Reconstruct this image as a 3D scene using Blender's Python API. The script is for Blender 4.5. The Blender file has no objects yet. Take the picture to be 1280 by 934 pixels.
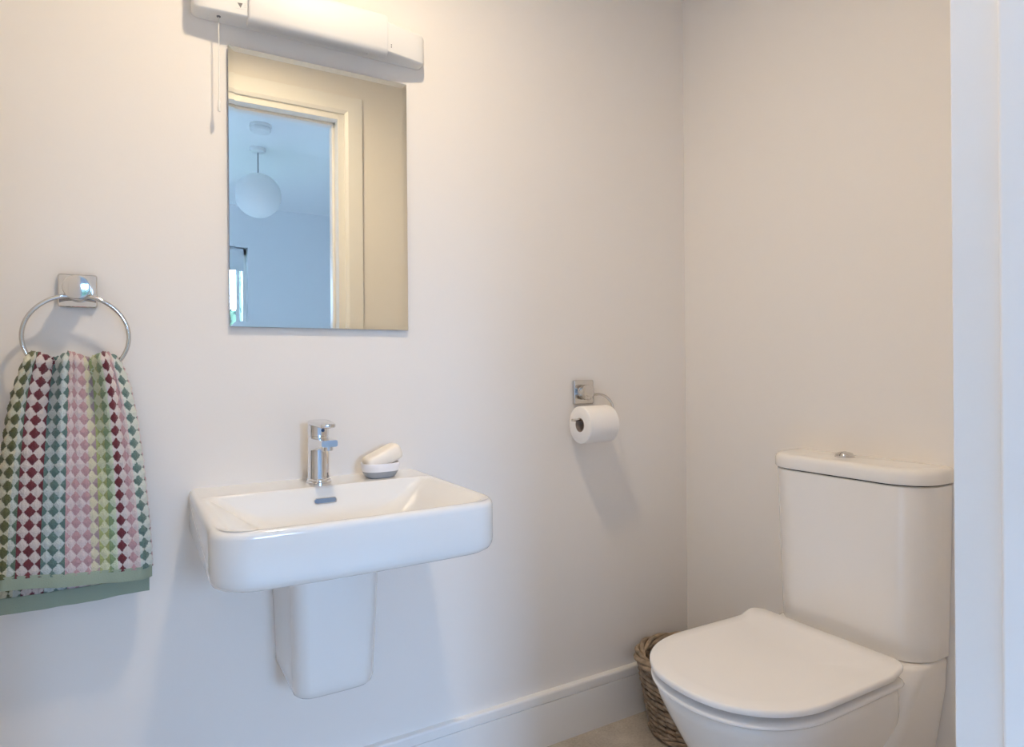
import bpy, math, random
from mathutils import Vector, Matrix
random.seed(7)
PI = math.pi
scene = bpy.context.scene
COL = scene.collection

# ------------------------------------------------------------------ helpers
class MB:
    """collects vertices and faces, then links them as one mesh object"""
    def __init__(self):
        self.v, self.f, self.uv = [], [], None
    def add(self, vs, fs):
        o = len(self.v)
        self.v += [tuple(p) for p in vs]
        self.f += [tuple(i + o for i in f) for f in fs]
        return self
    def box(self, x0, x1, y0, y1, z0, z1):
        v = [(x, y, z) for z in (z0, z1) for y in (y0, y1) for x in (x0, x1)]
        return self.add(v, [(0, 2, 3, 1), (4, 5, 7, 6), (0, 1, 5, 4), (2, 6, 7, 3), (0, 4, 6, 2), (1, 3, 7, 5)])
    def loops(self, ls, cap0=True, cap1=True, closed=True):
        n = len(ls[0]); vs = [p for l in ls for p in l]; fs = []
        m = n if closed else n - 1
        for k in range(len(ls) - 1):
            for i in range(m):
                j = (i + 1) % n
                fs.append((k*n + i, k*n + j, (k+1)*n + j, (k+1)*n + i))
        if cap0: fs.append(tuple(reversed(range(n))))
        if cap1: fs.append(tuple((len(ls)-1)*n + i for i in range(n)))
        return self.add(vs, fs)
    def tube(self, pts, r, n=10, closed=False):
        pts = [Vector(p) for p in pts]; N = len(pts)
        rs = r if isinstance(r, (list, tuple)) else [r]*N
        rings = []; nrm = None
        for i, p in enumerate(pts):
            if closed: t = pts[(i+1) % N] - pts[i-1]
            else: t = pts[min(i+1, N-1)] - pts[max(i-1, 0)]
            t.normalize()
            if nrm is None:
                a = Vector((0, 0, 1)) if abs(t.z) < .9 else Vector((1, 0, 0))
                nrm = t.cross(a).normalized()
            else:
                nrm = (nrm - t*nrm.dot(t)).normalized()
            b = t.cross(nrm)
            rings.append([p + (nrm*math.cos(2*PI*k/n) + b*math.sin(2*PI*k/n))*rs[i] for k in range(n)])
        if closed: rings.append(rings[0]); return self.loops(rings, False, False)
        return self.loops(rings)
    def lathe(self, c, prof, n=32, axis='z', cap0=True, cap1=True):
        """prof: list of (radius, height along the axis)"""
        ls = []
        for r, h in prof:
            ring = []
            for k in range(n):
                a = 2*PI*k/n; u, w = r*math.cos(a), r*math.sin(a)
                if axis == 'z': q = (u, w, h)
                elif axis == 'x': q = (h, u, w)
                else: q = (w, h, u)
                ring.append((c[0]+q[0], c[1]+q[1], c[2]+q[2]))
            ls.append(ring)
        return self.loops(ls, cap0, cap1)
    def grid(self, fn, nu, nv, uvf=None):
        o = len(self.v)
        for j in range(nv+1):
            for i in range(nu+1):
                self.v.append(tuple(fn(i/nu, j/nv)))
        for j in range(nv):
            for i in range(nu):
                a = o + j*(nu+1) + i
                self.f.append((a, a+1, a+nu+2, a+nu+1))
        return self
    def build(self, name, mat, parent=None, sharp=40, bevel=0, seg=2, solid=0, uvs=None, M=None):
        me = bpy.data.meshes.new(name)
        me.from_pydata(self.v, [], self.f)
        if M is not None: me.transform(M)
        me.validate(); 
        import bmesh
        bm = bmesh.new(); bm.from_mesh(me)
        bmesh.ops.recalc_face_normals(bm, faces=bm.faces); bm.to_mesh(me); bm.free()
        for p in me.polygons: p.use_smooth = True
        me.set_sharp_from_angle(angle=math.radians(sharp))
        if uvs is not None:
            lay = me.uv_layers.new(name='UVMap')
            for lp in me.loops: lay.data[lp.index].uv = uvs[lp.vertex_index]
        me.materials.append(mat)
        o = bpy.data.objects.new(name, me); COL.objects.link(o)
        if parent is not None:
            o.parent = parent
            o.matrix_parent_inverse = Matrix.Translation(parent.location).inverted()
        if bevel:
            b = o.modifiers.new('bevel', 'BEVEL'); b.width = bevel; b.segments = seg
            b.limit_method = 'ANGLE'; b.angle_limit = math.radians(35); b.harden_normals = True
        return o

def rrect(x0, x1, y0, y1, r, z, n=8, bow=0):
    """rounded rectangle loop; r = radii at (x0,y0),(x1,y0),(x1,y1),(x0,y1); bow pushes the y0 edge out in the middle"""
    if not isinstance(r, (list, tuple)): r = [r]*4
    cs = [(x0+r[0], y0+r[0], PI, r[0]), (x1-r[1], y0+r[1], 1.5*PI, r[1]), (x1-r[2], y1-r[2], 0, r[2]), (x0+r[3], y1-r[3], .5*PI, r[3])]
    out = []
    for ci, (cx, cy, a0, rr) in enumerate(cs):
        for k in range(n+1):
            a = a0 + .5*PI*k/n
            out.append([cx+rr*math.cos(a), cy+rr*math.sin(a), z])
        # a few points along the edge to the next corner
        nx, ny, na, nr = cs[(ci+1) % 4]
        q = (nx+nr*math.cos(na), ny+nr*math.sin(na)); p = out[-1]
        for k in range(1, 10):
            out.append([p[0]+(q[0]-p[0])*k/10, p[1]+(q[1]-p[1])*k/10, z])
    if bow:
        cx, h = (x0+x1)/2, (x1-x0)/2
        for p in out:
            w = (p[1]-y1)/(y0-y1)
            p[1] -= bow*w*w*(1-((p[0]-cx)/h)**2)
    return [tuple(p) for p in out]

def tag(o, label=None, cat=None, group=None, kind=None):
    if label: o['label'] = label
    if cat: o['category'] = cat
    if group: o['group'] = group
    if kind: o['kind'] = kind
    return o
def thing(name, loc, label, cat, group=None):
    o = bpy.data.objects.new(name, None); COL.objects.link(o); o.location = loc
    o.empty_display_size = .05
    return tag(o, label, cat, group)
def struct(o): o['kind'] = 'structure'; return o

# ------------------------------------------------------------------ materials
def mat(name, col, rough=.5, metal=0, spec=.5, coat=0, bump=0, bscale=60, var=0, vscale=4, sss=0):
    m = bpy.data.materials.new(name); m.use_nodes = True
    nt = m.node_tree; b = nt.nodes['Principled BSDF']
    b.inputs['Base Color'].default_value = (*col, 1); b.inputs['Roughness'].default_value = rough
    b.inputs['Metallic'].default_value = metal; b.inputs['Specular IOR Level'].default_value = spec
    b.inputs['Coat Weight'].default_value = coat
    tc = nt.nodes.new('ShaderNodeTexCoord')
    if bump:
        n = nt.nodes.new('ShaderNodeTexNoise'); n.inputs['Scale'].default_value = bscale; n.inputs['Detail'].default_value = 4
        nt.links.new(tc.outputs['Object'], n.inputs['Vector'])
        bp = nt.nodes.new('ShaderNodeBump'); bp.inputs['Strength'].default_value = bump; bp.inputs['Distance'].default_value = .002
        nt.links.new(n.outputs['Fac'], bp.inputs['Height']); nt.links.new(bp.outputs['Normal'], b.inputs['Normal'])
    if var:
        n = nt.nodes.new('ShaderNodeTexNoise'); n.inputs['Scale'].default_value = vscale; n.inputs['Detail'].default_value = 5
        nt.links.new(tc.outputs['Object'], n.inputs['Vector'])
        r = nt.nodes.new('ShaderNodeValToRGB')
        r.color_ramp.elements[0].position = .3; r.color_ramp.elements[1].position = .7
        r.color_ramp.elements[0].color = (*[c*(1-var) for c in col], 1)
        r.color_ramp.elements[1].color = (*[min(1, c*(1+var)) for c in col], 1)
        nt.links.new(n.outputs['Fac'], r.inputs['Fac']); nt.links.new(r.outputs['Color'], b.inputs['Base Color'])
    return m
M = {}
M['wall'] = mat('wall_paint', (.82, .79, .755), .62, spec=.35, bump=.05, bscale=220)
M['ceil'] = mat('ceiling_paint', (.86, .85, .83), .8, spec=.2)
M['bedwall'] = mat('bedroom_paint', (.81, .82, .835), .7, spec=.3, bump=.04, bscale=200)
M['gloss'] = mat('white_gloss_woodwork', (.84, .83, .81), .30, bump=.02, bscale=90)
M['ceramic'] = mat('white_glazed_ceramic', (.79, .785, .77), .07, coat=.3)
M['cream_ceramic'] = mat('toilet_glazed_ceramic', (.86, .84, .815), .10, coat=.3)
M['seat'] = mat('toilet_seat_plastic', (.88, .87, .865), .14)
M['white_plastic'] = mat('white_plastic', (.80, .80, .79), .32)
M['diffuser'] = mat('frosted_diffuser_plastic', (.77, .77, .765), .5)
M['chrome'] = mat('polished_chrome', (.80, .80, .81), .06, metal=1)
M['brushed'] = mat('warm_chrome', (.66, .645, .63), .07, metal=1)
M['dark'] = mat('dark_recess', (.02, .022, .03), .4)
M['mark'] = mat('printed_grey_mark', (.16, .16, .17), .6)
M['blue_dot'] = mat('blue_indicator', (.08, .2, .5), .3)
M['mirror'] = mat('silvered_mirror_glass', (.93, .92, .83), 0.0, metal=1)
M['mirror_edge'] = mat('mirror_glass_edge', (.05, .06, .07), .2)
M['backing'] = mat('mirror_backing', (.12, .12, .13), .6)
M['soap'] = mat('cream_soap', (.88, .81, .71), .38, bump=.08, bscale=120)
M['soap_white'] = mat('soap_dish_white', (.86, .85, .88), .35)
M['soap_grey'] = mat('soap_dish_grey', (.33, .35, .38), .5)
M['paper'] = mat('toilet_paper', (.88, .86, .84), .95, spec=.1, bump=.35, bscale=330)
M['card'] = mat('cardboard_core', (.36, .29, .24), .9)
M['cord'] = mat('white_pull_cord', (.85, .85, .82), .6)
M['hem'] = mat('sage_green_hem', (.29, .355, .275), .75, bump=.3, bscale=500)
M['wicker'] = mat('grey_brown_wicker', (.27, .20, .14), .72, bump=.5, bscale=260, var=.45, vscale=45)
M['wicker_rim'] = mat('wicker_braid', (.33, .25, .175), .7, bump=.5, bscale=260, var=.4, vscale=40)
M['lantern'] = mat('paper_globe_shade', (.86, .86, .85), .9)
M['blind'] = mat('blind_fabric', (.70, .72, .74), .8)
M['bark'] = mat('tree_bark', (.12, .09, .06), .9, bump=.4, bscale=20)
M['leaf'] = mat('tree_leaves', (.018, .032, .026), .7)
M['brown'] = mat('copper_fixing', (.3, .3, .32), .4, metal=.6)

def floor_mat():
    m = bpy.data.materials.new('beige_stone_floor'); m.use_nodes = True; nt = m.node_tree; b = nt.nodes['Principled BSDF']
    tc = nt.nodes.new('ShaderNodeTexCoord')
    n1 = nt.nodes.new('ShaderNodeTexNoise'); n1.inputs['Scale'].default_value = 9; n1.inputs['Detail'].default_value = 8; n1.inputs['Roughness'].default_value = .65
    n2 = nt.nodes.new('ShaderNodeTexNoise'); n2.inputs['Scale'].default_value = 170; n2.inputs['Detail'].default_value = 3
    mx = nt.nodes.new('ShaderNodeMath'); mx.operation = 'MULTIPLY_ADD'; mx.inputs[1].default_value = .45
    nt.links.new(tc.outputs['Object'], n1.inputs['Vector']); nt.links.new(tc.outputs['Object'], n2.inputs['Vector'])
    nt.links.new(n2.outputs['Fac'], mx.inputs[0]); nt.links.new(n1.outputs['Fac'], mx.inputs[2])
    r = nt.nodes.new('ShaderNodeValToRGB'); e = r.color_ramp.elements
    e[0].position = .50; e[0].color = (.34, .295, .24, 1); e[1].position = .95; e[1].color = (.60, .545, .47, 1)
    nt.links.new(mx.outputs[0], r.inputs['Fac']); nt.links.new(r.outputs['Color'], b.inputs['Base Color'])
    b.inputs['Roughness'].default_value = .5
    return m
M['floor'] = floor_mat()

def towel_mat():
    m = bpy.data.materials.new('diamond_terry_towel'); m.use_nodes = True; nt = m.node_tree; L = nt.links; b = nt.nodes['Principled BSDF']
    def math_(op, a, bb=None, c=None):
        n = nt.nodes.new('ShaderNodeMath'); n.operation = op
        for i, x in enumerate((a, bb, c)):
            if x is None: continue
            if isinstance(x, (int, float)): n.inputs[i].default_value = x
            else: L.new(x, n.inputs[i])
        return n.outputs[0]
    uv = nt.nodes.new('ShaderNodeUVMap'); uv.uv_map = 'UVMap'
    nz = nt.nodes.new('ShaderNodeTexNoise'); nz.inputs['Scale'].default_value = 5.5; nz.inputs['Detail'].default_value = 3
    L.new(uv.outputs['UV'], nz.inputs['Vector'])
    sp = nt.nodes.new('ShaderNodeSeparateXYZ'); L.new(uv.outputs['UV'], sp.inputs[0])
    u, v = sp.outputs[0], sp.outputs[1]
    du = math_('ABSOLUTE', math_('SUBTRACT', math_('FRACT', math_('ADD', u, .5)), .5))
    dv = math_('ABSOLUTE', math_('SUBTRACT', math_('FRACT', math_('ADD', v, .5)), .5))
    d = math_('ADD', math_('ADD', du, dv), math_('MULTIPLY', math_('SUBTRACT', nz.outputs['Fac'], .5), .28))
    fac = nt.nodes.new('ShaderNodeMapRange'); fac.inputs[1].default_value = .43; fac.inputs[2].default_value = .52
    L.new(d, fac.inputs[0])
    def ramp(cols):
        r = nt.nodes.new('ShaderNodeValToRGB'); r.color_ramp.interpolation = 'CONSTANT'
        L.new(math_('DIVIDE', math_('ADD', u, 1.0), 16.0), r.inputs['Fac'])
        e = r.color_ramp.elements
        for i, (p, c) in enumerate(cols):
            q = e[i] if i < 2 else e.new((p+1)/16.0)
            q.position = (p+1)/16.0; q.color = (*c, 1)
        return r.outputs['Color']
    olive, teal, red, pink, mauve, lime = (.115, .125, .06), (.12, .20, .185), (.155, .038, .05), (.50, .31, .33), (.40, .30, .31), (.36, .40, .17)
    dgreen = (.13, .20, .15)
    deep = ramp([(-1, olive), (0.5, olive), (1.3, dgreen), (2, red), (4, teal), (6, pink), (8.2, mauve), (9, lime), (9.9, (.22, .31, .17)), (10.6, red), (11.6, pink), (12.6, teal), (13.6, pink)])
    pale = ramp([(-1, (.60, .57, .42)), (0.5, (.62, .60, .46)), (1.3, (.56, .60, .56)), (2, (.64, .57, .55)), (4, (.55, .61, .60)), (6, (.68, .58, .58)), (8.2, (.66, .62, .46)), (9, (.62, .64, .44)), (9.9, (.58, .66, .50)), (10.6, (.66, .60, .59)), (11.6, (.68, .58, .57)), (12.6, (.62, .67, .63)), (13.6, (.68, .58, .58))])
    mx = nt.nodes.new('ShaderNodeMix'); mx.data_type = 'RGBA'
    L.new(fac.outputs[0], mx.inputs['Factor']); L.new(deep, mx.inputs[6]); L.new(pale, mx.inputs[7])
    L.new(mx.outputs[2], b.inputs['Base Color'])
    b.inputs['Roughness'].default_value = .95; b.inputs['Specular IOR Level'].default_value = .1
    b.inputs['Sheen Weight'].default_value = .25
    n2 = nt.nodes.new('ShaderNodeTexNoise'); n2.inputs['Scale'].default_value = 9; n2.inputs['Detail'].default_value = 4
    L.new(uv.outputs['UV'], n2.inputs['Vector'])
    bp = nt.nodes.new('ShaderNodeBump'); bp.inputs['Strength'].default_value = .8; bp.inputs['Distance'].default_value = .003
    L.new(n2.outputs['Fac'], bp.inputs['Height']); L.new(bp.outputs['Normal'], b.inputs['Normal'])
    return m
M['towel'] = towel_mat()

def glass_mat():
    m = bpy.data.materials.new('window_glass'); m.use_nodes = True; nt = m.node_tree
    nt.nodes.remove(nt.nodes['Principled BSDF']); out = nt.nodes['Material Output']
    t = nt.nodes.new('ShaderNodeBsdfTransparent'); t.inputs[0].default_value = (.96, .98, 1, 1)
    g = nt.nodes.new('ShaderNodeBsdfGlossy'); g.inputs['Roughness'].default_value = 0.02
    f = nt.nodes.new('ShaderNodeFresnel'); f.inputs[0].default_value = 1.45
    mx = nt.nodes.new('ShaderNodeMixShader')
    nt.links.new(f.outputs[0], mx.inputs[0]); nt.links.new(t.outputs[0], mx.inputs[1]); nt.links.new(g.outputs[0], mx.inputs[2])
    nt.links.new(mx.outputs[0], out.inputs[0]); return m
M['glass'] = glass_mat()
def emit_mat(name, col, s):
    m = bpy.data.materials.new(name); m.use_nodes = True; b = m.node_tree.nodes['Principled BSDF']
    b.inputs['Base Color'].default_value = (.9, .88, .85, 1)
    b.inputs['Emission Color'].default_value = (*col, 1); b.inputs['Emission Strength'].default_value = s
    return m
LAMP_COL, LAMP_S = (1.0, .80, .56), 508
M['lamp'] = emit_mat('lamp_glow', LAMP_COL, LAMP_S)

# ------------------------------------------------------------------ room shell
XR, XL, YF, YB, H = 1.524, -.55, -1.148, -1.268, 2.35       # right wall, left wall, room face and bedroom face of the door wall
DX0, DX1, DZ = -.10, .741, 2.038                             # clear opening between the lining faces
BX0, BX1, BY = -2.4, 2.05, -4.24                              # bedroom
struct(MB().box(XL-.1, XR+.1, 0, .1, -.1, H+.1).build('wall_back', M['wall']))
struct(MB().box(XR, XR+.1, YF, 0, -.1, H+.1).build('wall_right', M['wall']))
struct(MB().box(XL-.1, XL, YF, 0, -.1, H+.1).build('wall_left', M['wall']))
struct(MB().box(XL-.1, XR+.1, YF, 0, H, H+.1).build('ceiling', M['ceil']))
struct(MB().box(XL-.1, XR+.1, YB, 0, -.1, 0).build('floor', M['floor']))
# wall with the doorway: room half in the room's paint, bedroom half in the bedroom's
HX0, HX1, HZ = DX0-.028, DX1+.028, DZ+.028
def holed(y0, y1, a, b):
    return MB().box(a, HX0, y0, y1, 0, H+.1).box(HX1, b, y0, y1, 0, H+.1).box(HX0, HX1, y0, y1, HZ, H+.1)
ym = (YF+YB)/2
struct(holed(ym, YF, XL-.1, XR+.1).build('wall_front', M['wall']))
struct(holed(YB, ym, BX0, BX1).build('wall_bedroom_near', M['bedwall']))
# bedroom shell
struct(MB().box(BX0-.1, BX0, BY, ym, 0, H+.1).build('wall_bedroom_left', M['bedwall']))
struct(MB().box(BX1, BX1+.15, BY, ym, 0, H+.1).build('wall_bedroom_right', M['bedwall']))
SX0, SX1, SY0, SY1 = -1.40, -.45, -2.60, -1.65      # added roof window, out of view, sending extra daylight down through the doorway
m = MB().box(BX0-.1, SX0, BY-.1, YB, H, H+.12).box(SX1, BX1+.1, BY-.1, YB, H, H+.12).box(SX0, SX1, BY-.1, SY0, H, H+.12).box(SX0, SX1, SY1, YB, H, H+.12)
struct(m.build('ceiling_bedroom', mat('bedroom_ceiling_paint', (.86, .86, .86), .8, spec=.2)))
M['carpet'] = mat('bedroom_carpet', (.70, .69, .67), .95, spec=.1, bump=.6, bscale=300)
struct(MB().box(BX0-.1, BX1+.1, BY-.1, YB, -.1, 0).build('floor_bedroom', M['carpet']))
WX0, WX1, WZ0, WZ1 = .0, .862, .85, 2.02
m = MB().box(BX0-.1, WX0, BY-.25, BY, 0, H+.1).box(WX1, BX1+.1, BY-.25, BY, 0, H+.1).box(WX0, WX1, BY-.25, BY, WZ1, H+.1).box(WX0, WX1, BY-.25, BY, 0, WZ0)
struct(m.build('wall_bedroom_far', M['bedwall']))

# door lining, stops and architraves
m = MB().box(DX1, HX1, YB, YF, 0, HZ).box(HX0, DX0, YB, YF, 0, HZ).box(DX0, DX1, YB, YF, DZ, HZ)
dl = struct(m.build('trim_1', M['gloss'], bevel=.0015)); dl['label'] = 'white door lining'
s0, s1 = -1.236, -1.195
def stopper(mb):
    # right, left and head stop, with a rounded nosing towards the room
    for x0, x1 in ((DX1-.012, DX1), (DX0, DX0+.012)): mb.box(x0, x1, s0, s1, 0, DZ)
    return mb.box(DX0, DX1, s0, s1, DZ-.012, DZ)
struct(stopper(MB()).build('trim_2', M['gloss'], bevel=.004, seg=3))
def architrave(yw, sgn):
    mb = MB(); w, t, i = .071, .016, .0265      # width, thickness, margin of lining left showing
    prof = [(0, 0), (0, t*.55), (.006, t*.8), (.012, t), (w-.005, t), (w-.0015, t-.0015), (w, t-.005), (w, 0)]
    xa, xb, zt = DX0-i, DX1+i, DZ+i-.0015
    path = [(xa, 0, -1, 0), (xa, zt, -1, 1), (xb, zt, 1, 1), (xb, 0, 1, 0)]
    ls = [[(x + ox*p, yw + sgn*q, z + oz*p) for p, q in prof] for x, z, ox, oz in path]
    return mb.loops(ls)
struct(architrave(YF, 1).build('trim_3', M['gloss'], sharp=25))
struct(architrave(YB, -1).build('trim_4', M['gloss'], sharp=25))

# the door leaf, hung on the left and standing open into the room
hinge = Matrix.Translation((DX0+.002, YF, 0)) @ Matrix.Rotation(math.radians(115), 4, 'Z')
dw, dz0, dz1 = DX1-DX0-.005, .006, DZ-.004
m = MB().box(0, dw, -.035, 0, dz0, dz1)
door = struct(m.build('door_1', M['gloss'], bevel=.0015, M=hinge))
m = MB()
for x0, x1 in ((.10, dw/2-.045), (dw/2+.045, dw-.10)):
    for z0, z1 in ((.20, .86), (1.06, 1.90)):
        for yy, sg in ((0, 1), (-.035, -1)):
            ls = [[(x, yy+sg*d, z) for x, z in ((x0+i, z0+i), (x1-i, z0+i), (x1-i, z1-i), (x0+i, z1-i))] for i, d in ((0, -.001), (.004, .004), (.016, .004), (.022, .0012))]
            m.loops(ls, False, True)
m.build('door_panel', M['gloss'], door, sharp=25, M=hinge)
m = MB()
for yy, sg in ((0, 1), (-.035, -1)):
    m.lathe((dw-.06, yy, 1.0), [(.026, sg*0), (.026, sg*.007), (.010, sg*.009), (.010, sg*.045)], 24, 'y')
    m.tube([(dw-.06, yy+sg*.042, 1.0), (dw-.10, yy+sg*.044, 1.0), (dw-.175, yy+sg*.044, 1.0)], .009, 12)
m.build('door_handle', M['chrome'], door, sharp=35, M=hinge)

# skirting boards with a small groove below the top bead
def skirting(pts):
    """pts: wall line in plan as (x,y,nx,ny) with n pointing into the room (mitred)"""
    prof = [(0, 0), (.018, 0), (.018, .1170), (.0140, .1176), (.0140, .1200), (.018, .1208), (.018, .1400), (.0165, .1435), (.013, .1448), (0, .1448)]
    ls = [[(x+nx*d, y+ny*d, z) for d, z in prof] for x, y, nx, ny in pts]
    return MB().loops(ls)
struct(skirting([(XL, 0, 1, -1), (XR, 0, -1, -1)]).build('baseboard_back', M['gloss'], sharp=20))
struct(skirting([(XR, 0, -1, -1), (XR, -.372, -1, 0)]).build('baseboard_right', M['gloss'], sharp=20))
struct(skirting([(XL, YF, 1, 1), (XL, 0, 1, -1)]).build('baseboard_left', M['gloss'], sharp=20))
struct(skirting([(DX1+.0975, YF, 0, 1), (XR, YF, 0, 1)]).build('baseboard_front', M['gloss'], sharp=20))

# ------------------------------------------------------------------ bedroom (seen in the mirror)
win = thing('window_1', ((WX0+WX1)/2, BY-.12, WZ0), None, None); struct(win)
yo, yi = BY-.16, BY-.09
m = MB()
fr = .055
m.box(WX0, WX1, yo, yi, WZ0, WZ0+fr).box(WX0, WX1, yo, yi, WZ1-fr, WZ1).box(WX0, WX0+fr, yo, yi, WZ0, WZ1).box(WX1-.028, WX1, yo, yi, WZ0, WZ1)
m.build('window_frame', M['gloss'], win, bevel=.004)
m = MB()
for cx in (.785,): m.box(cx-.022, cx+.022, yo+.005, yi+.012, WZ0+fr, WZ1-fr)
m.build('mullion', M['gloss'], win, bevel=.004)
MB().box(WX0+fr, WX1-.028, yo+.03, yo+.036, WZ0+fr, WZ1-fr).build('pane', M['glass'], win)
MB().box(WX0-.03, WX1+.03, BY-.09, BY+.05, WZ0-.02, WZ0).build('window_sill', M['gloss'], win, bevel=.004)
win2 = thing('added_roof_window', ((SX0+SX1)/2, (SY0+SY1)/2, H+.06), None, None); struct(win2)  # invented opening, there only to strengthen daylight low in the room
f2 = .05
m = MB().box(SX0, SX0+f2, SY0, SY1, H+.05, H+.11).box(SX1-f2, SX1, SY0, SY1, H+.05, H+.11).box(SX0+f2, SX1-f2, SY0, SY0+f2, H+.05, H+.11).box(SX0+f2, SX1-f2, SY1-f2, SY1, H+.05, H+.11)
m.build('window_frame', M['gloss'], win2, bevel=.004)
MB().box(SX0+f2, SX1-f2, SY0+f2, SY1-f2, H+.07, H+.076).build('pane', M['glass'], win2)
bl = thing('roller_blind', ((WX0+WX1)/2, BY-.04, WZ1-.03), 'pale roller blind rolled up at the top of the bedroom window in the mirror', 'blind')
m = MB(); m.lathe((0, BY-.05, WZ1-.035), [(.03, WX0+.02), (.03, WX1-.03)], 20, 'x'); m.build('blind_roll', M['blind'], bl)
m = MB(); m.box(WX0+.02, WX1-.03, BY-.026, BY-.023, 1.835, WZ1-.04); m.box(WX0+.02, WX1-.03, BY-.031, BY-.018, 1.825, 1.845); m.build('blind_cloth', M['blind'], bl)

sa = thing('smoke_alarm', (.632, -2.25, H), 'white round smoke alarm on the bedroom ceiling, reflected in the mirror', 'smoke alarm')
MB().lathe((.632, -2.25, 0), [(.056, H), (.058, H-.014), (.056, H-.018)], 40).build('mounting_base', M['white_plastic'], sa)
MB().lathe((.632, -2.25, 0), [(.052, H-.018), (.052, H-.020), (.055, H-.021), (.055, H-.030), (.048, H-.040), (.02, H-.044)], 40).build('cover', M['white_plastic'], sa)
GX, GY, GZ, GR = .685, -2.66, 2.066, .132
pl = thing('pendant_light', (GX, GY, H), 'round white paper globe pendant in the bedroom, reflected in the mirror', 'pendant light')
MB().lathe((GX, GY, 0), [(.045, H), (.045, H-.012), (.040, H-.022), (.01, H-.026)], 32).build('ceiling_rose', M['white_plastic'], pl)
MB().tube([(GX, GY, H-.02), (GX, GY, GZ+GR-.01)], .003, 8).build('flex', M['mark'], pl)
prof = []
for k in range(1, 48):
    a = PI*k/48; prof.append((GR*math.sin(a)*(1+.006*math.cos(k*PI)), GZ+GR*math.cos(a)))
MB().lathe((GX, GY, 0), prof, 48).build('globe_shade', M['lantern'], pl, sharp=60)

# a tree outside the bedroom window
tr = thing('garden_tree', (1.75, -8.5, -1), 'dark green tree outside the bedroom window, glimpsed in the mirror', 'tree')
MB().tube([(1.75, -8.5, -1), (1.78, -8.5, .2), (1.75, -8.5, 1.6)], [.14, .11, .06], 10).build('trunk', M['bark'], tr)
m = MB(); TZ = 1.65
m.lathe((1.75, -8.5, 0), [(.86*math.sin(PI*k/14)*(1+.07*math.cos(k*2.3)), TZ+1.08*math.cos(PI*k/14)) for k in range(1, 14)], 22)
for k in range(1600):
    a, b = random.uniform(0, 2*PI), math.acos(random.uniform(-1, 1)); r = 1.15*random.random()**.4
    c = Vector((1.75+r*math.sin(b)*math.cos(a)*.8, -8.5+r*math.sin(b)*math.sin(a), TZ+1.1*r*math.cos(b)))
    t1 = Vector((random.gauss(0, 1), random.gauss(0, 1), random.gauss(0, 1))).normalized(); t2 = t1.orthogonal().normalized()
    s = random.uniform(.05, .11)
    m.add([c-t1*s, c-t2*s*.5, c+t1*s, c+t2*s*.5], [(0, 1, 2, 3)])
m.build('foliage', M['leaf'], tr)
hg = thing('daylight_screen_hedge', (1.0, -10.5, -1), 'dark hedge added behind the tree to hold daylight off the upper wall', 'hedge')  # added to screen the window's daylight from the upper back wall
MB().box(-4.5, 6.5, -10.9, -10.35, -1.02, 1.98).build('hedge_body', mat('hedge_shade', (.03, .055, .03), .9, bump=.6, bscale=30), hg)
m = MB()
for k in range(3600):
    c = Vector((random.uniform(-4.55, 6.55), random.uniform(-10.38, -10.26), random.uniform(-1.0, 2.08)))
    t1 = Vector((random.gauss(0, 1), random.gauss(0, .6), random.gauss(0, 1))).normalized(); t2 = t1.orthogonal().normalized()
    r_ = random.uniform(.05, .10)
    m.add([c-t1*r_, c-t2*r_*.5, c+t1*r_, c+t2*r_*.5], [(0, 1, 2, 3)])
m.build('foliage', M['leaf'], hg)
struct(MB().box(-12, 14, -20, BY-.3, -1.3, -1).build('ground_garden', mat('garden_lawn', (.14, .19, .10), .9, var=.3)))

# ------------------------------------------------------------------ mirror
MX0, MX1, MZ0, MZ1 = .1885, .5885, 1.1255, 1.7215
mir = thing('wall_mirror', (.3885, 0, MZ0), 'rectangular wall mirror without a frame, hanging above the basin', 'mirror')
yb, yf, bw, bd = -.005, -.010, .0115, .0009
o0 = [(MX0, MZ0), (MX1, MZ0), (MX1, MZ1), (MX0, MZ1)]
i0 = [(MX0+bw, MZ0+bw), (MX1-bw, MZ0+bw), (MX1-bw, MZ1-bw), (MX0+bw, MZ1-bw)]
m = MB()
m.add([(x, yf+bd, z) for x, z in o0] + [(x, yf, z) for x, z in i0], [(4, 5, 6, 7)] + [(k, (k+1) % 4, 4+(k+1) % 4, 4+k) for k in range(4)])
g = m.build('mirror_face', M['mirror'], mir, sharp=1)
m = MB(); m.loops([[(x, yb, z) for x, z in o0], [(x, yf+bd+.0001, z) for x, z in o0]], True, False)
m.build('glass_edge', M['mirror_edge'], mir, sharp=10)
MB().box(MX0+.02, MX1-.02, yb, 0, MZ0+.02, MZ1-.02).build('backing_board', M['backing'], mir)

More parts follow.
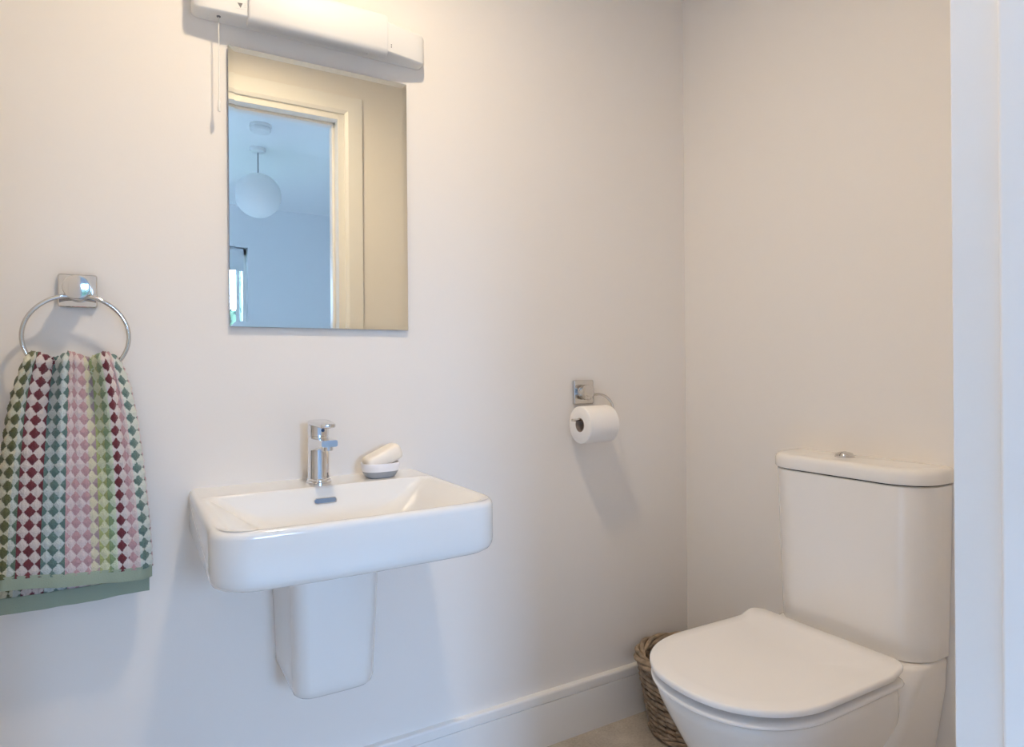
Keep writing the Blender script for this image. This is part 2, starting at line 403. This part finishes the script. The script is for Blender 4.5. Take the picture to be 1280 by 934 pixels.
# ------------------------------------------------------------------ shaver light over the mirror
sl = thing('wall_light', (.37, 0, 1.80), 'long white shaver light with pull cord, above the mirror', 'wall light')
LX0, LX1, DX_0, DX_1 = .119, .6285, .222, .5245
def cap_loop(x, dep, z0, z1, rf):
    # section in the y-z plane: back at the wall, rounded front edges
    pts = [(0, z0+.002), (-.002, z0)]
    n = 6
    for k in range(n+1):
        a = -.5*PI - .5*PI*k/n*.999
        pts.append((-dep+rf+rf*math.cos(a), z0+rf*.6+rf*.6*math.sin(a)))
    for k in range(n+1):
        a = PI - .5*PI*k/n
        pts.append((-dep+rf+rf*math.cos(a), z1-rf+rf*math.sin(a)))
    pts += [(-.002, z1+.004), (0, z1+.004)]
    return [(x, y, z) for y, z in pts]
def end_cap(xi, xo, di, do):
    ls = []
    s = 1 if xo > xi else -1
    for f in (0, .25, .5, .75, .90):
        ls.append(cap_loop(xi+(xo-xi)*f, di+(do-di)*f, 1.767, 1.840, .008))
    for d, dd, zz in ((.006, .0025, .0015), (.002, .006, .004), (0, .011, .009)):
        ls.append(cap_loop(xo-s*d, do+(di-do)*d/abs(xo-xi)-dd, 1.767+zz, 1.840-zz, .008))
    return MB().loops(ls)
cl = end_cap(DX_0+.004, LX0, .056, .047).build('end_cap', M['white_plastic'], sl)
cr = end_cap(DX_1-.004, LX1, .056, .034).build('end_cap', M['white_plastic'], sl)
MB().box(DX_0-.001, DX_1+.001, -.040, 0, 1.7672, 1.842).build('light_body', M['white_plastic'], sl, bevel=.003)
# diffuser: a bowed cover wrapped round the front of the body
def diff_loop(x, k):
    pts = []
    z0, z1, d = 1.757+k*.3, 1.852-k*.3, .0655-k
    pts.append((-.030, z0+.003)); pts.append((-.036, z0+.0005)); pts.append((-.044, z0))
    for a in range(9):
        t = a/8; ang = -PI/2 + PI*t
        pts.append((-(d-.016) - .016*math.cos(ang)*1.0, (z0+z1)/2 + (z1-z0)/2*math.copysign(abs(math.sin(ang))**.36, math.sin(ang))))
    pts += [(-.044, z1), (-.036, z1-.0005), (-.030, z1-.003)]
    return [(x, y, z) for y, z in pts]
m = MB(); m.loops([diff_loop(DX_0, .004), diff_loop(DX_0+.0012, .0012), diff_loop(DX_0+.004, 0), diff_loop(DX_1-.004, 0), diff_loop(DX_1-.0012, .0012), diff_loop(DX_1, .004)])
m.build('diffuser', M['diffuser'], sl, sharp=50)
MB().box(.4785, .4835, -.047, -.040, 1.7555, 1.762).build('clip', M['white_plastic'], sl, bevel=.001)
# printed triangle, text lines and the two rating dots on the caps
def capy(x):    # front of the left cap
    return -(.056+(.047-.056)*(DX_0+.004-x)/(DX_0+.004-LX0))-.0003
m = MB()
tx, tz = .2075, 1.786
y = capy(tx); m.add([(tx-.0062, y, tz+.0065), (tx+.0042, y-.0003, tz+.0075), (tx, y, tz-.003)], [(0, 1, 2)])
m.build('printed_triangle', M['mark'], cl)
m = MB()
for k, (a, b, zz) in enumerate([(.2135, .2185, 1.793), (.2135, .2185, 1.7905), (.2135, .2185, 1.788), (.2135, .2185, 1.7855), (.198, .215, 1.7805)]):
    m.add([(a, capy(a), zz), (b, capy(b), zz), (b, capy(b), zz+.0008), (a, capy(a), zz+.0008)], [(0, 1, 2, 3)])
m.build('printed_text', mat('faint_print', (.62, .62, .62), .6), cl)
m = MB()
for zz in (1.7865, 1.7815): m.lathe((.5350, -.0557+.0026, zz), [(.0014, -.0006), (.0014, .0006)], 12, 'y')
m.build('printed_dots', M['mark'], cr)
pc = MB(); pc.tube([(.1685, -.030, 1.7675), (.1685, -.030, 1.62), (.1680, -.030, 1.578)], .0011, 8)
pc.build('pull_cord', M['cord'], sl)
MB().lathe((.168, -.030, 0), [(.0015, 1.594), (.0030, 1.590), (.0034, 1.576), (.0024, 1.570)], 14).build('cord_toggle', M['cord'], sl)
MB().lathe((.1685, -.030, 0), [(.004, 1.768), (.004, 1.7655), (.002, 1.765)], 14).build('cord_outlet', M['mark'], sl)

# ------------------------------------------------------------------ towel ring and towel
RX, RZ, RYc, RR = -.080, 1.0985, -.046, .0835
tring = thing('towel_ring', (RX, 0, 1.187), 'chrome towel ring on a square wall plate, left of the mirror', 'towel ring')
def wall_plate(cx, cz, hw, name_parent):
    ls = [rr(cx, cz, hw, 0, .004), rr(cx, cz, hw, -.007, .004), rr(cx, cz, hw-.0006, -.0085, .004), rr(cx, cz, hw-.002, -.0095, .003)]
    return MB().loops(ls).build('wall_plate', M['brushed'], name_parent, sharp=30)
def rr(cx, cz, hw, y, r):
    return [(p[0], y, p[1]) for p in rrect(cx-hw, cx+hw, cz-hw, cz+hw, r, 0, 4)]
wall_plate(RX, 1.187, .0315, tring)
MB().lathe((RX, 0, 1.190), [(.017, -.0095), (.0155, -.014), (.0155, -.022), (.0225, -.027), (.0225, -.0495), (.0215, -.0508), (.0190, -.0512)], 36, 'y').build('post', M['brushed'], tring, sharp=30)
# ring: nearly a full circle whose flattened top ends run into the post
pts = []
for k in range(0, 73):
    a = math.radians(90 + 16 + (360-32)*k/72)
    pts.append((RX + RR*math.cos(a), RYc+.006, RZ + RR*math.sin(a)*.93))
zt = pts[0][2]
pts = [(RX-.012, RYc+.008, zt+.001)] + pts + [(RX+.012, RYc+.008, zt+.001)]
MB().tube(pts, .0040, 14).build('ring', M['brushed'], tring)

tw = thing('hand_towel', (RX, RYc, .62), 'hand towel with multicoloured diamond stripes and sage hems, hanging from the ring', 'towel')
TX = -.084
W = [(1.075, .070), (1.06, .0735), (1.03, .083), (1.0, .091), (.95, .100), (.86, .110), (.75, .119), (.65, .124), (.55, .126)]
def wid(z):
    for (z0, w0), (z1, w1) in zip(W, W[1:]):
        if z >= z1:
            t = min(1, max(0, (z0-z)/(z0-z1))); return w0+(w1-w0)*t
    return W[-1][1]
NU, NV = 168, 330
ZT, ZF, ZB = 1.044, .666, .628
Lf, La, Lb = ZT-ZF, .048, ZT-ZB
LT = Lf+La+Lb
uvs = []
def towel_pt(u, v, hem=False):
    s = v*LT
    c = (u-.5)*2
    if s < Lf:                                     # front flap, from its hem up to the ring
        z = ZF+s; q = s/Lf; side = 1
        yy = -.074 + .012*q**2
    elif s < Lf+La:                                # over the ring
        a = (s-Lf)/La*PI; z = ZT+.020*math.sin(a); yy = -.045 - .019*math.cos(a); q = 1; side = math.cos(a)
    else:                                          # back flap
        z = ZT-(s-Lf-La); q = (z-ZB)/Lb; side = -1; yy = -.028+.003*q - .010*(1-q)
    w = wid(z) * (1 if side > 0 else .955)
    f = max(0, (z-.70)/.36)                        # folds gather towards the ring
    amp = .0018+.016*f**2.0
    ph = 2*PI*(u*2.6+.12) 
    fold = amp*math.sin(ph) + .5*amp*math.sin(2*PI*(u*5.3)+1.0)
    roll = -.020*max(0, abs(c)-.86)/.14            # the side edges curl back
    y = yy - fold*side - (roll*.9 if side > 0 else 0)
    # sag between the two sides at the top, slightly uneven hem
    z += -.006*f*math.cos(c*PI*.9)*(1 if s > Lf*.8 else 0)*0 + .004*f*math.sin(u*17) * q
    z += (-.010*c if side > 0 else .002*c)*(1-q) - .002*(1-q)*(1-abs(c))
    x = TX + w*c + .004*f*math.sin(ph+1.2)
    return x, y, z
def tuv(u, v):
    s = v*LT
    return (u*13.7, s/.0234)
base = []
for j in range(NV+1):
    for i in range(NU+1):
        base.append(Vector(towel_pt(i/NU, j/NV)))
        uvs.append(tuv(i/NU, j/NV))
def idx(i, j): return min(max(j, 0), NV)*(NU+1)+min(max(i, 0), NU)
outer = []
for j in range(NV+1):
    for i in range(NU+1):
        n = (base[idx(i+2, j)]-base[idx(i-2, j)]).cross(base[idx(i, j+2)]-base[idx(i, j-2)]).normalized()
        u, v = uvs[idx(i, j)]
        d = abs((u+.5) % 1-.5)+abs((v+.5) % 1-.5)
        h = .0036*(abs(.5-d)*2)**.5 + random.gauss(0, .00045)
        outer.append(base[idx(i, j)] + n*(h+.001))
m = MB(); m.v = [tuple(p) for p in outer]
for j in range(NV):
    for i in range(NU): m.f.append((idx(i, j), idx(i+1, j), idx(i+1, j+1), idx(i, j+1)))
clo = m.build('cloth', M['towel'], tw, sharp=180, uvs=uvs)
sd = clo.modifiers.new('thick', 'SOLIDIFY'); sd.thickness = .004; sd.offset = -1
def hem_band(vmid, back):
    # a flat woven band along the end of the cloth
    hh = .021 if not back else .026
    ls = []
    for i in range(61):
        u = i/60
        v = 0 if not back else 1
        x, y, z = towel_pt(u, v)
        off = .0035
        yo_, yi_ = y-off, y+off
        z1, z0 = z+.004, z-hh
        bow = .002*math.sin(u*9)
        ls.append([(x, yi_, z1), (x, yo_, z1), (x, yo_-.0006+bow*.2, z1-.002), (x, yo_+bow*.4, z0+.001), (x, y+bow*.4, z0), (x, yi_+bow*.4, z0+.001)])
    return MB().loops(ls).build('hem', M['hem'], tw, sharp=40)
hem_band(0, False); hem_band(0, True)

# ------------------------------------------------------------------ basin
BXC = .3575
bas = thing('wall_basin', (BXC, 0, .69), 'white rectangular ceramic basin fixed to the wall under the mirror', 'basin')
def bl_out(ins, z, back=0): return rrect(BXC-.25+ins, BXC+.25-ins, -.436+ins, -back, [.058, .058, .004, .004], z, 10, bow=.009)
def bl_in(x0, x1, y0, y1, r, z): return rrect(x0, x1, y0, y1, r, z, 10, bow=.006)
outer = [bl_out(.020, .690), bl_out(.010, .6915), bl_out(.004, .696), bl_out(.001, .703), bl_out(0, .712), bl_out(0, .774), bl_out(.0008, .779), bl_out(.003, .7835), bl_out(.0065, .7862), bl_out(.0095, .7869), bl_out(.0105, .787), bl_out(.0108, .787)]
xa, xb = BXC-.25, BXC+.25
ri = [.045, .045, .022, .022]
def inn(sl, sr, bk, fr, z, r): return bl_in(xa+sl, xb-sr, -.4275+fr, -.112-bk, r, z)
inner = [inn(.0112, .0112, -.0029, -.0018, .787, ri), inn(.0116, .0116, -.0025, -.0014, .787, ri), inn(.013, .013, 0, 0, .7869, ri), inn(.018, .018, .002, .0025, .7864, ri), inn(.024, .024, .0038, .0045, .7846, ri), inn(.031, .031, .0055, .0065, .7808, ri),
         inn(.041, .041, .008, .009, .7742, ri), inn(.057, .057, .0125, .013, .7630, ri), inn(.078, .078, .0185, .019, .7480, [.05]*2+[.03]*2), inn(.100, .100, .026, .027, .7330, [.05]*2+[.04]*2), inn(.120, .120, .036, .037, .7210, [.05]*4),
         inn(.145, .145, .055, .055, .7125, [.05]*4), inn(.18, .18, .085, .085, .7085, [.045]*4)]
MB().loops(outer+inner).build('basin_bowl', M['ceramic'], bas, sharp=75)
# overflow: a slim capsule ring in the back slope
oz, oy = .7585, -.1262
def cap2(cx, hx, r, n=10):
    out = []
    for k in range(n+1):
        a = -.5*PI+PI*k/n; out.append((cx+hx+r*math.cos(a), r*math.sin(a)))
    for k in range(n+1):
        a = .5*PI+PI*k/n; out.append((cx-hx+r*math.cos(a), r*math.sin(a)))
    return out
tilt = math.radians(22)
def onslope(p, d): return (p[0], oy - p[1]*math.sin(tilt) * -1 - d*math.cos(tilt), oz + p[1]*math.cos(tilt) + d*math.sin(tilt))
ov = [[onslope(p, d) for p in cap2(.3555, .0175, r)] for r, d in ((.0066, -.004), (.0066, .0012), (.0060, .0018), (.0050, .0012), (.0048, .0002))]
MB().loops(ov, True, False).build('overflow_ring', M['chrome'], bas, sharp=40)
MB().loops([[onslope(p, d) for p in cap2(.3555, .0175, .0047)] for d in (-.003, .0006)]).build('overflow_slot', mat('overflow_chrome', (.35, .40, .48), .2, metal=1), bas)
MB().lathe((BXC, -.26, .7), [(.033, .004), (.033, .0105), (.029, .013), (.01, .0135)], 28).build('waste_plug', M['chrome'], bas)

ped = None
def pl_loop(z, t, f=0):
    hw = .0905-.0095*t; d = .222-.022*t
    ls = rrect(BXC-hw+f, BXC+hw-f, -d+f, -.0005, [.030, .030, .002, .002], z, 10, bow=.004)
    return ls
m = MB(); zz = [.6895, .62, .55, .48, .42, .402]
m.loops([pl_loop(z, (.69-z)/.30) for z in zz] + [pl_loop(.392, 1, .002), pl_loop(.387, 1, .006), pl_loop(.3855, 1, .014)])
sp_ = m.build('semi_pedestal', M['ceramic'], None, sharp=50)
tag(sp_, 'white tapered half pedestal on the wall under the basin', 'semi pedestal')

# tap
tap = thing('basin_tap', (.357, -.066, .787), 'chrome mixer tap with a flat lever, standing on the basin', 'tap')
cx, cy = .357, -.066
MB().lathe((cx, cy, 0), [(.0262, .787), (.0262, .7905), (.0245, .7925), (.0238, .7935), (.0252, .7945), (.0252, .7962), (.0236, .798)], 40).build('base_ring', M['chrome'], tap, sharp=30)
MB().lathe((cx, cy, 0), [(.0232, .797), (.0228, .800), (.0222, .858), (.0224, .884), (.0215, .8865)], 40).build('tap_body', M['chrome'], tap, sharp=30)
def spl(y, hw, z0, z1, r=.004): return [(cx+p[0], y, p[1]) for p in rrect(-hw, hw, z0, z1, r, 0, 4)]
MB().loops([spl(cy+.004, .0205, .8585, .8855), spl(cy-.022, .0205, .8600, .8858), spl(cy-.055, .0185, .8675, .8862), spl(cy-.088, .0175, .8730, .8872), spl(cy-.0915, .0165, .8735, .8868)]).build('spout', M['chrome'], tap, sharp=35)
MB().lathe((cx, cy-.078, 0), [(.0105, .8745), (.0105, .8655), (.009, .8645)], 24).build('aerator', M['chrome'], tap, sharp=30)
MB().lathe((cx, cy, 0), [(.0205, .8865), (.0205, .8885), (.0222, .8895), (.0222, .9125), (.020, .914)], 40).build('lever_hub', M['chrome'], tap, sharp=30)
# lever: a flat tongue with a round back, pointing at the user
def lev(z, f, tip):
    pts = []
    r = .0228-f
    for k in range(17):
        a = math.radians(-10+200*k/16); pts.append((cx+r*math.cos(a), cy+r*math.sin(a), z))
    yl = cy-.088+f+tip; hw = .0165-f*.8
    for k in range(9):
        a = PI+PI*k/8; pts.append((cx+hw*math.cos(a), yl+.010+(.010)*math.sin(a), z))
    return pts
def levz(loop, dz=.0): return [(x, y, z+max(0, (cy-.01-y))*-.03) for x, y, z in loop]
MB().loops([levz(lev(.9135, .003, 0)), levz(lev(.915, .0008, 0)), levz(lev(.9185, 0, 0)), levz(lev(.9215, .0008, 0)), levz(lev(.9228, .003, 0))]).build('lever', M['chrome'], tap, sharp=35)
MB().lathe((cx+.004, cy-.0222, .902), [(.0035, .001), (.0035, -.0012), (.002, -.0016)], 16, 'y').build('indicator', M['blue_dot'], tap)

# soap dish + soap
SX, SY, SZ = .4945, -.069, .787
sd_ = thing('soap_dish', (SX, SY, SZ), 'white soap dish with a grey base, on the basin beside the tap', 'soap dish')
def so(hx, hy, z, r): return rrect(SX-hx, SX+hx, SY-hy, SY+hy, r, z, 8)
MB().loops([so(.030, .022, SZ, .020), so(.033, .0245, SZ+.002, .022), so(.037, .028, SZ+.008, .025), so(.0395, .030, SZ+.0145, .027), so(.039, .0295, SZ+.0155, .027)]).build('dish_base', M['soap_grey'], sd_)
MB().loops([so(.038, .029, SZ+.0150, .026), so(.0405, .0312, SZ+.0152, .028), so(.0425, .0328, SZ+.024, .029), so(.043, .0332, SZ+.0325, .029), so(.0425, .0327, SZ+.0335, .029), so(.0405, .0308, SZ+.0333, .028), so(.0385, .029, SZ+.024, .026), so(.035, .026, SZ+.0195, .024)]).build('dish_tray', M['soap_white'], sd_)
m = MB()
def sb(hx, hy, z, r): return rrect(-hx, hx, -hy, hy, r, z, 6)
m.loops([sb(.035, .020, -.0175, .009), sb(.0395, .0245, -.0155, .011), sb(.0420, .0265, -.009, .012), sb(.0430, .0275, .002, .012), sb(.0420, .0265, .010, .012), sb(.0395, .0240, .0145, .011), sb(.035, .020, .0165, .009)])
soap = m.build('soap_bar', M['soap'], None, sharp=60, M=Matrix.Translation((SX+.005, SY, SZ+.0445)) @ Matrix.Rotation(math.radians(-24), 4, 'Y'))
tag(soap, 'cream bar of soap tilted up in the white soap dish', 'soap')

# ------------------------------------------------------------------ toilet roll holder and roll
PX, PZ = 1.1175, .960
th = thing('toilet_roll_holder', (PX, 0, PZ), 'chrome toilet roll holder on a square plate near the corner', 'toilet roll holder')
wall_plate(PX, PZ, .034, th)
MB().lathe((PX-.004, 0, PZ), [(.018, -.0095), (.0165, -.012), (.0165, -.014), (.0215, -.018), (.0215, -.031), (.0200, -.0335), (.017, -.0345)], 36, 'y').build('post', M['brushed'], th, sharp=30)
yw = -.050; RC = (0, -.062, .8735)
wz = RC[2]+.0145
pts = [(PX+.010, -.024, PZ-.007), (PX+.022, -.026, PZ-.006)]
for k in range(13):
    a = PI/2 - PI/2*k/12
    pts.append((1.150+.036*math.cos(a), -.030-.022*k/12, PZ-.042+.036*math.sin(a)))
pts += [(1.186, yw-.006, .905)]
for k in range(1, 9):
    a = -PI/2*k/8
    pts.append((1.174+.012*math.cos(a), RC[1], wz+.012+.012*math.sin(a)))
pts += [(1.10, RC[1], wz), (1.036, RC[1], wz)]
MB().tube(pts, .0036, 12).build('arm', M['brushed'], th)
rl = thing('toilet_roll', (1.112, RC[1], RC[2]), 'white toilet roll hanging on the chrome holder', 'toilet roll')
RX0, RX1 = 1.062, 1.160
m = MB(); m.lathe((0, RC[1], RC[2]), [(.0193, RX0+.0005), (.049, RX0), (.0507, RX0+.0015), (.0512, RX0+.004), (.0512, RX1-.004), (.0507, RX1-.0015), (.049, RX1), (.0193, RX1-.0005)], 72, 'x', False, False)
m.build('paper', M['paper'], rl, sharp=50)
MB().lathe((0, RC[1], RC[2]), [(.0193, RX0), (.0193, RX1), (.0180, RX1), (.0180, RX0), (.0193, RX0)], 40, 'x', False, False).build('cardboard_core', M['card'], rl, sharp=40)

# ------------------------------------------------------------------ toilet
TY = -.585
toi = thing('toilet', (1.2, TY, 0), 'white close-coupled toilet with its lid down, against the right wall', 'toilet')
def egg(xf, xb, hw, z, lf=.2, ex=2.2, rb=.03, y0=TY, n=40):
    """D outline: straight sides, superelliptic front towards -x, rounded back corners"""
    pts = []
    for k in range(n+1):
        a = -PI/2 + PI*k/n
        ca, sa = math.cos(a), math.sin(a)
        pts.append((xf+lf - lf*abs(ca)**(2/ex), y0 + hw*math.copysign(abs(sa)**(2/ex), sa), z))
    a0 = pts[-1]
    for k in range(1, 9): pts.append((a0[0]+(xb-rb-a0[0])*k/9, y0+hw, z))
    for k in range(9):
        a = PI/2 - PI/2*k/8; pts.append((xb-rb+rb*math.cos(a), y0+hw-rb+rb*math.sin(a), z))
    for k in range(1, 8): pts.append((xb, y0+(hw-rb)*(1-2*k/8), z))
    for k in range(9):
        a = -PI/2*k/8; pts.append((xb-rb+rb*math.cos(a), y0-hw+rb+rb*math.sin(a), z))
    for k in range(1, 9): pts.append((xb-rb+(a0[0]-xb+rb)*k/9, y0-hw, z))
    return pts
def lift(loop):     # the lid turns up a little along its back edge
    out = []
    for x, y, z in loop:
        t = min(1, max(0, (x-1.295)/.045)); out.append((x, y, z+.012*t*t*(3-2*t)+.0035*(1.2-x)/.3))
    return out
# lid: top sheet with a fine grid so that the turned-up back stays smooth
def lidl(ins, z): return lift(egg(.903+ins, 1.358-ins, .187-ins, z, lf=.2-ins*.3, rb=.032))
m = MB()
top = [lidl(.004, .406), lidl(.0006, .408), lidl(0, .411), lidl(0, .4155), lidl(.0012, .4185), lidl(.004, .4200)]
for f in (.85, .6, .35, .12):
    top.append(lift([(1.13+(x-1.13)*f, TY+(y-TY)*f, .4202+.0012*(1-f)) for x, y, z in egg(.907, 1.354, .183, 0, lf=.1985, rb=.032)]))
m.loops(top)
m.build('lid', M['seat'], toi, sharp=45)
m = MB()
def stl(ins, z): return egg(.906+ins, 1.362-ins, .1865-ins, z, lf=.2-ins*.3, rb=.032)
m.loops([stl(.012, .3850), stl(.004, .3855), stl(.0008, .387), stl(0, .390), stl(.0008, .3925), stl(.005, .3948), stl(.016, .3952)])
m.build('seat', M['seat'], toi, sharp=45)
m = MB()
m.loops([stl(.040, .3945), stl(.040, .4085)])
m.build('lid_buffer', mat('lid_underside', (.6, .58, .56), .5), toi)
for sy in (-1, 1):
    MB().lathe((1.352, TY+sy*.075, 0), [(.014, .384), (.014, .405)], 20).build('hinge', M['chrome'], toi)
# pan: bowl and rear plinth
def bow_(xf, hw, z, xb=1.40, lf=.2, ex=2.2): return egg(xf, xb, hw, z, lf=lf, ex=ex, rb=.05)
bowl = [bow_(1.085, .112, 0, lf=.14), bow_(1.08, .110, .03, lf=.14), bow_(1.065, .112, .09, lf=.15), bow_(1.035, .124, .15, lf=.165), bow_(.995, .143, .22, lf=.18), bow_(.960, .160, .28, lf=.19), bow_(.935, .1715, .325, 1.385), bow_(.921, .1785, .355, 1.372), bow_(.9155, .181, .372, 1.364), bow_(.918, .1795, .380, 1.36), bow_(.926, .173, .3835, 1.35)]
m = MB(); m.loops(bowl)
m.build('pan', M['cream_ceramic'], toi, sharp=50)
CY = -.585
def plinth(z, hw, xf, r, ins=0): return rrect(xf+ins, 1.5225, CY-hw+ins, CY+hw-ins, [r, .006, .006, r], z, 8)
pls = []
for z, hw, xf in ((0, .142, 1.20), (.05, .141, 1.205), (.12, .145, 1.225), (.20, .155, 1.262), (.27, .166, 1.292), (.33, .175, 1.325), (.375, .1775, 1.358), (.392, .1790, 1.368)):
    pls.append(plinth(z, hw, xf, .06+.018*min(1, z/.39)))
pls += [plinth(.3975, .1790, 1.369, .078, .002), plinth(.400, .1790, 1.369, .078, .008)]
m = MB(); m.loops(pls); m.build('pan_base', M['cream_ceramic'], toi, sharp=50)
# cistern
def cis(z, hw, xf, r=.082, ins=0, xb=1.5235): return [(x, y, z) for x, y, _ in rrect(xf+ins, xb, CY-hw+ins, CY+hw-ins, [r, .004, .004, r], z, 14)]
ls = [cis(.4015, .181, 1.400, ins=.004), cis(.4035, .181, 1.400, ins=.001)]
for k in range(9):
    t = k/8; ls.append(cis(.406+t*.368, .181+.0105*t**.8, 1.400-.004*t))
ls += [cis(.7758, .1915, 1.396, ins=.0025)]
MB().loops(ls).build('cistern', M['cream_ceramic'], toi, sharp=50)
MB().loops([cis(.775, .1915, 1.396, ins=.005), cis(.7793, .1915, 1.396, ins=.005)]).build('lid_gasket', M['dark'], toi)
ls = [cis(.7790, .1955, 1.392, ins=.003), cis(.7800, .1955, 1.392, ins=.0008), cis(.782, .1955, 1.392), cis(.800, .1955, 1.392), cis(.806, .1955, 1.392, ins=.0012), cis(.8105, .1955, 1.392, ins=.0045), cis(.8125, .1955, 1.392, ins=.010), cis(.8132, .1955, 1.392, ins=.022)]
MB().loops(ls).build('cistern_lid', M['cream_ceramic'], toi, sharp=50)
fbx, fby = 1.478, -.560
fb = MB().lathe((fbx, fby, 0), [(.0225, .813), (.0225, .8155), (.0205, .8165), (.0205, .8150)], 36, cap1=True).build('flush_button', M['brushed'], toi, sharp=30)
for s in (-1, 1):    # two half buttons, domed
    ls = []
    for r, z in ((.0198, .8150), (.0196, .8185), (.0165, .8222), (.010, .8246), (.004, .8252)):
        ring = [(fbx-r*math.sin(PI*k/16), fby+s*(.0006+r*abs(math.cos(PI*k/16))*0), z) for k in range(0)]
        ring = [(fbx+r*math.cos(-PI/2+PI*k/16), fby+s*(.0008+(r*math.sin(-PI/2+PI*k/16)+r)*.0), z) for k in range(0)]
        ring = [(fbx+r*math.cos(PI*k/16), fby+s*(.0007+r*math.sin(PI*k/16)), z) for k in range(17)]
        ls.append(ring)
    MB().loops(ls).build('button_half', M['brushed'], fb, sharp=40)

# ------------------------------------------------------------------ wicker basket in the corner
bx, by, BH = 1.362, -.163, .216
bk = thing('wicker_basket', (bx, by, 0), 'round brown wicker waste basket in the corner behind the toilet', 'basket')
def Rz(z): return .098 + (.139-.098)*(z/BH)**.9
m = MB(); NS = 13
k = 0; z = .030
while z < BH-.018:
    for h in (0, 1):
        ph = random.uniform(-.1, .1); pts = []
        for i in range(112):
            t = 2*PI*i/112
            zz_ = z + .0035*math.sin(NS*t + (0 if h else PI) + k*PI + .7) + .0012*math.sin(3*t+k*1.7)
            r_ = Rz(zz_) + .0048*math.sin(NS*t + (0 if h else PI) + k*PI)
            pts.append((bx+r_*math.cos(t), by+r_*math.sin(t), zz_))
        m.tube(pts, random.uniform(.0056, .0068), 8, closed=True)
    z += .0158; k += 1
m.build('woven_side', M['wicker'], bk, sharp=70)
m = MB()
for i in range(NS):
    t = 2*PI*(i+.25)/NS
    m.tube([(bx+(Rz(z)-.001)*math.cos(t), by+(Rz(z)-.001)*math.sin(t), z) for z in (.008, .06, .12, .18, BH)], .0042, 7)
m.build('stakes', M['wicker'], bk)
def braid(name, R, zc, amp, rad, turns, ns, mt):
    mb = MB()
    for s in range(ns):
        pts = []
        for i in range(160):
            t = 2*PI*i/160; p = turns*t + 2*PI*s/ns
            r_ = R + amp*math.cos(p); zz_ = zc + amp*.85*math.sin(p)
            pts.append((bx+r_*math.cos(t), by+r_*math.sin(t), zz_))
        mb.tube(pts, rad*random.uniform(.92, 1.08), 8, closed=True)
    return mb.build(name, mt, bk, sharp=70)
braid('braided_rim', .1365, BH-.008, .0105, .0070, 3, 4, M['wicker_rim'])
braid('braided_foot', .1005, .0165, .0095, .0062, 3, 4, M['wicker'])
m = MB(); m.lathe((bx, by, 0), [(.094, .008), (.094, .014)], 40); m.build('basket_bottom', M['wicker'], bk)

# ------------------------------------------------------------------ lights
LX, LY, LZ = .37, -.61, 2.27
cl_ = thing('ceiling_light', (LX, LY, H), 'small round white downlight on the ceiling of the room', 'ceiling light')
MB().lathe((LX, LY, 0), [(.062, H), (.062, LZ+.004), (.060, LZ-.002), (.050, LZ-.002), (.049, LZ+.009)], 40, cap1=False).build('lamp_housing', M['white_plastic'], cl_, sharp=30)
MB().lathe((LX, LY, 0), [(.0475, LZ+.009), (.0475, LZ+.005)], 40).build('lamp_lens', M['lamp'], cl_, sharp=30)

SKY, SKY_S = (.435, .66, 1.02), 51.0
w = bpy.data.worlds.new('overcast_sky'); scene.world = w; w.use_nodes = True
bg = w.node_tree.nodes['Background']; bg.inputs[0].default_value = (*SKY, 1); bg.inputs[1].default_value = SKY_S
ld = bpy.data.lights.new('window_portal', 'AREA'); ld.shape = 'RECTANGLE'; ld.size = WX1-WX0; ld.size_y = WZ1-WZ0
ld.cycles.is_portal = True
lo = bpy.data.objects.new('window_portal', ld); COL.objects.link(lo)
lo.location = ((WX0+WX1)/2, BY-.2, (WZ0+WZ1)/2); lo.rotation_euler = (math.radians(90), 0, 0)   # -Z looks along +Y, into the room
ld2 = bpy.data.lights.new('added_roof_portal', 'AREA'); ld2.shape = 'RECTANGLE'; ld2.size = SX1-SX0; ld2.size_y = SY1-SY0  # portal of the added roof window
ld2.cycles.is_portal = True
lo2 = bpy.data.objects.new('added_roof_portal', ld2); COL.objects.link(lo2)
lo2.location = ((SX0+SX1)/2, (SY0+SY1)/2, H+.115)      # looks straight down

# ------------------------------------------------------------------ camera
F, AL, RO = 815.0, math.radians(30.56), math.radians(.45)
fw = Vector((math.sin(AL), math.cos(AL), 0)); Rt = Vector((math.cos(AL), -math.sin(AL), 0))
c, s = math.cos(RO), math.sin(RO)
r = c*Rt + Vector((0, 0, -s)); up = s*Rt + Vector((0, 0, c))
cam = bpy.data.cameras.new('camera'); co = bpy.data.objects.new('camera', cam); COL.objects.link(co)
co.matrix_world = Matrix(((r.x, up.x, -fw.x, 0), (r.y, up.y, -fw.y, -1.5), (r.z, up.z, -fw.z, 1.04), (0, 0, 0, 1)))
cam.sensor_fit = 'HORIZONTAL'; cam.sensor_width = 36; cam.lens = F/1280*36; cam.shift_y = -11.2/1280; cam.clip_start = .02
scene.camera = co

scene.view_settings.view_transform = 'Standard'; scene.view_settings.look = 'None'
scene.view_settings.gamma = 1; scene.view_settings.use_curve_mapping = False
scene.view_settings.exposure = 0.0
scene.cycles.max_bounces = 16; scene.cycles.diffuse_bounces = 10; scene.cycles.glossy_bounces = 6
scene.cycles.transparent_max_bounces = 8; scene.cycles.sample_clamp_indirect = 8
scene.cycles.use_denoising = True; scene.cycles.caustics_reflective = False; scene.cycles.caustics_refractive = False
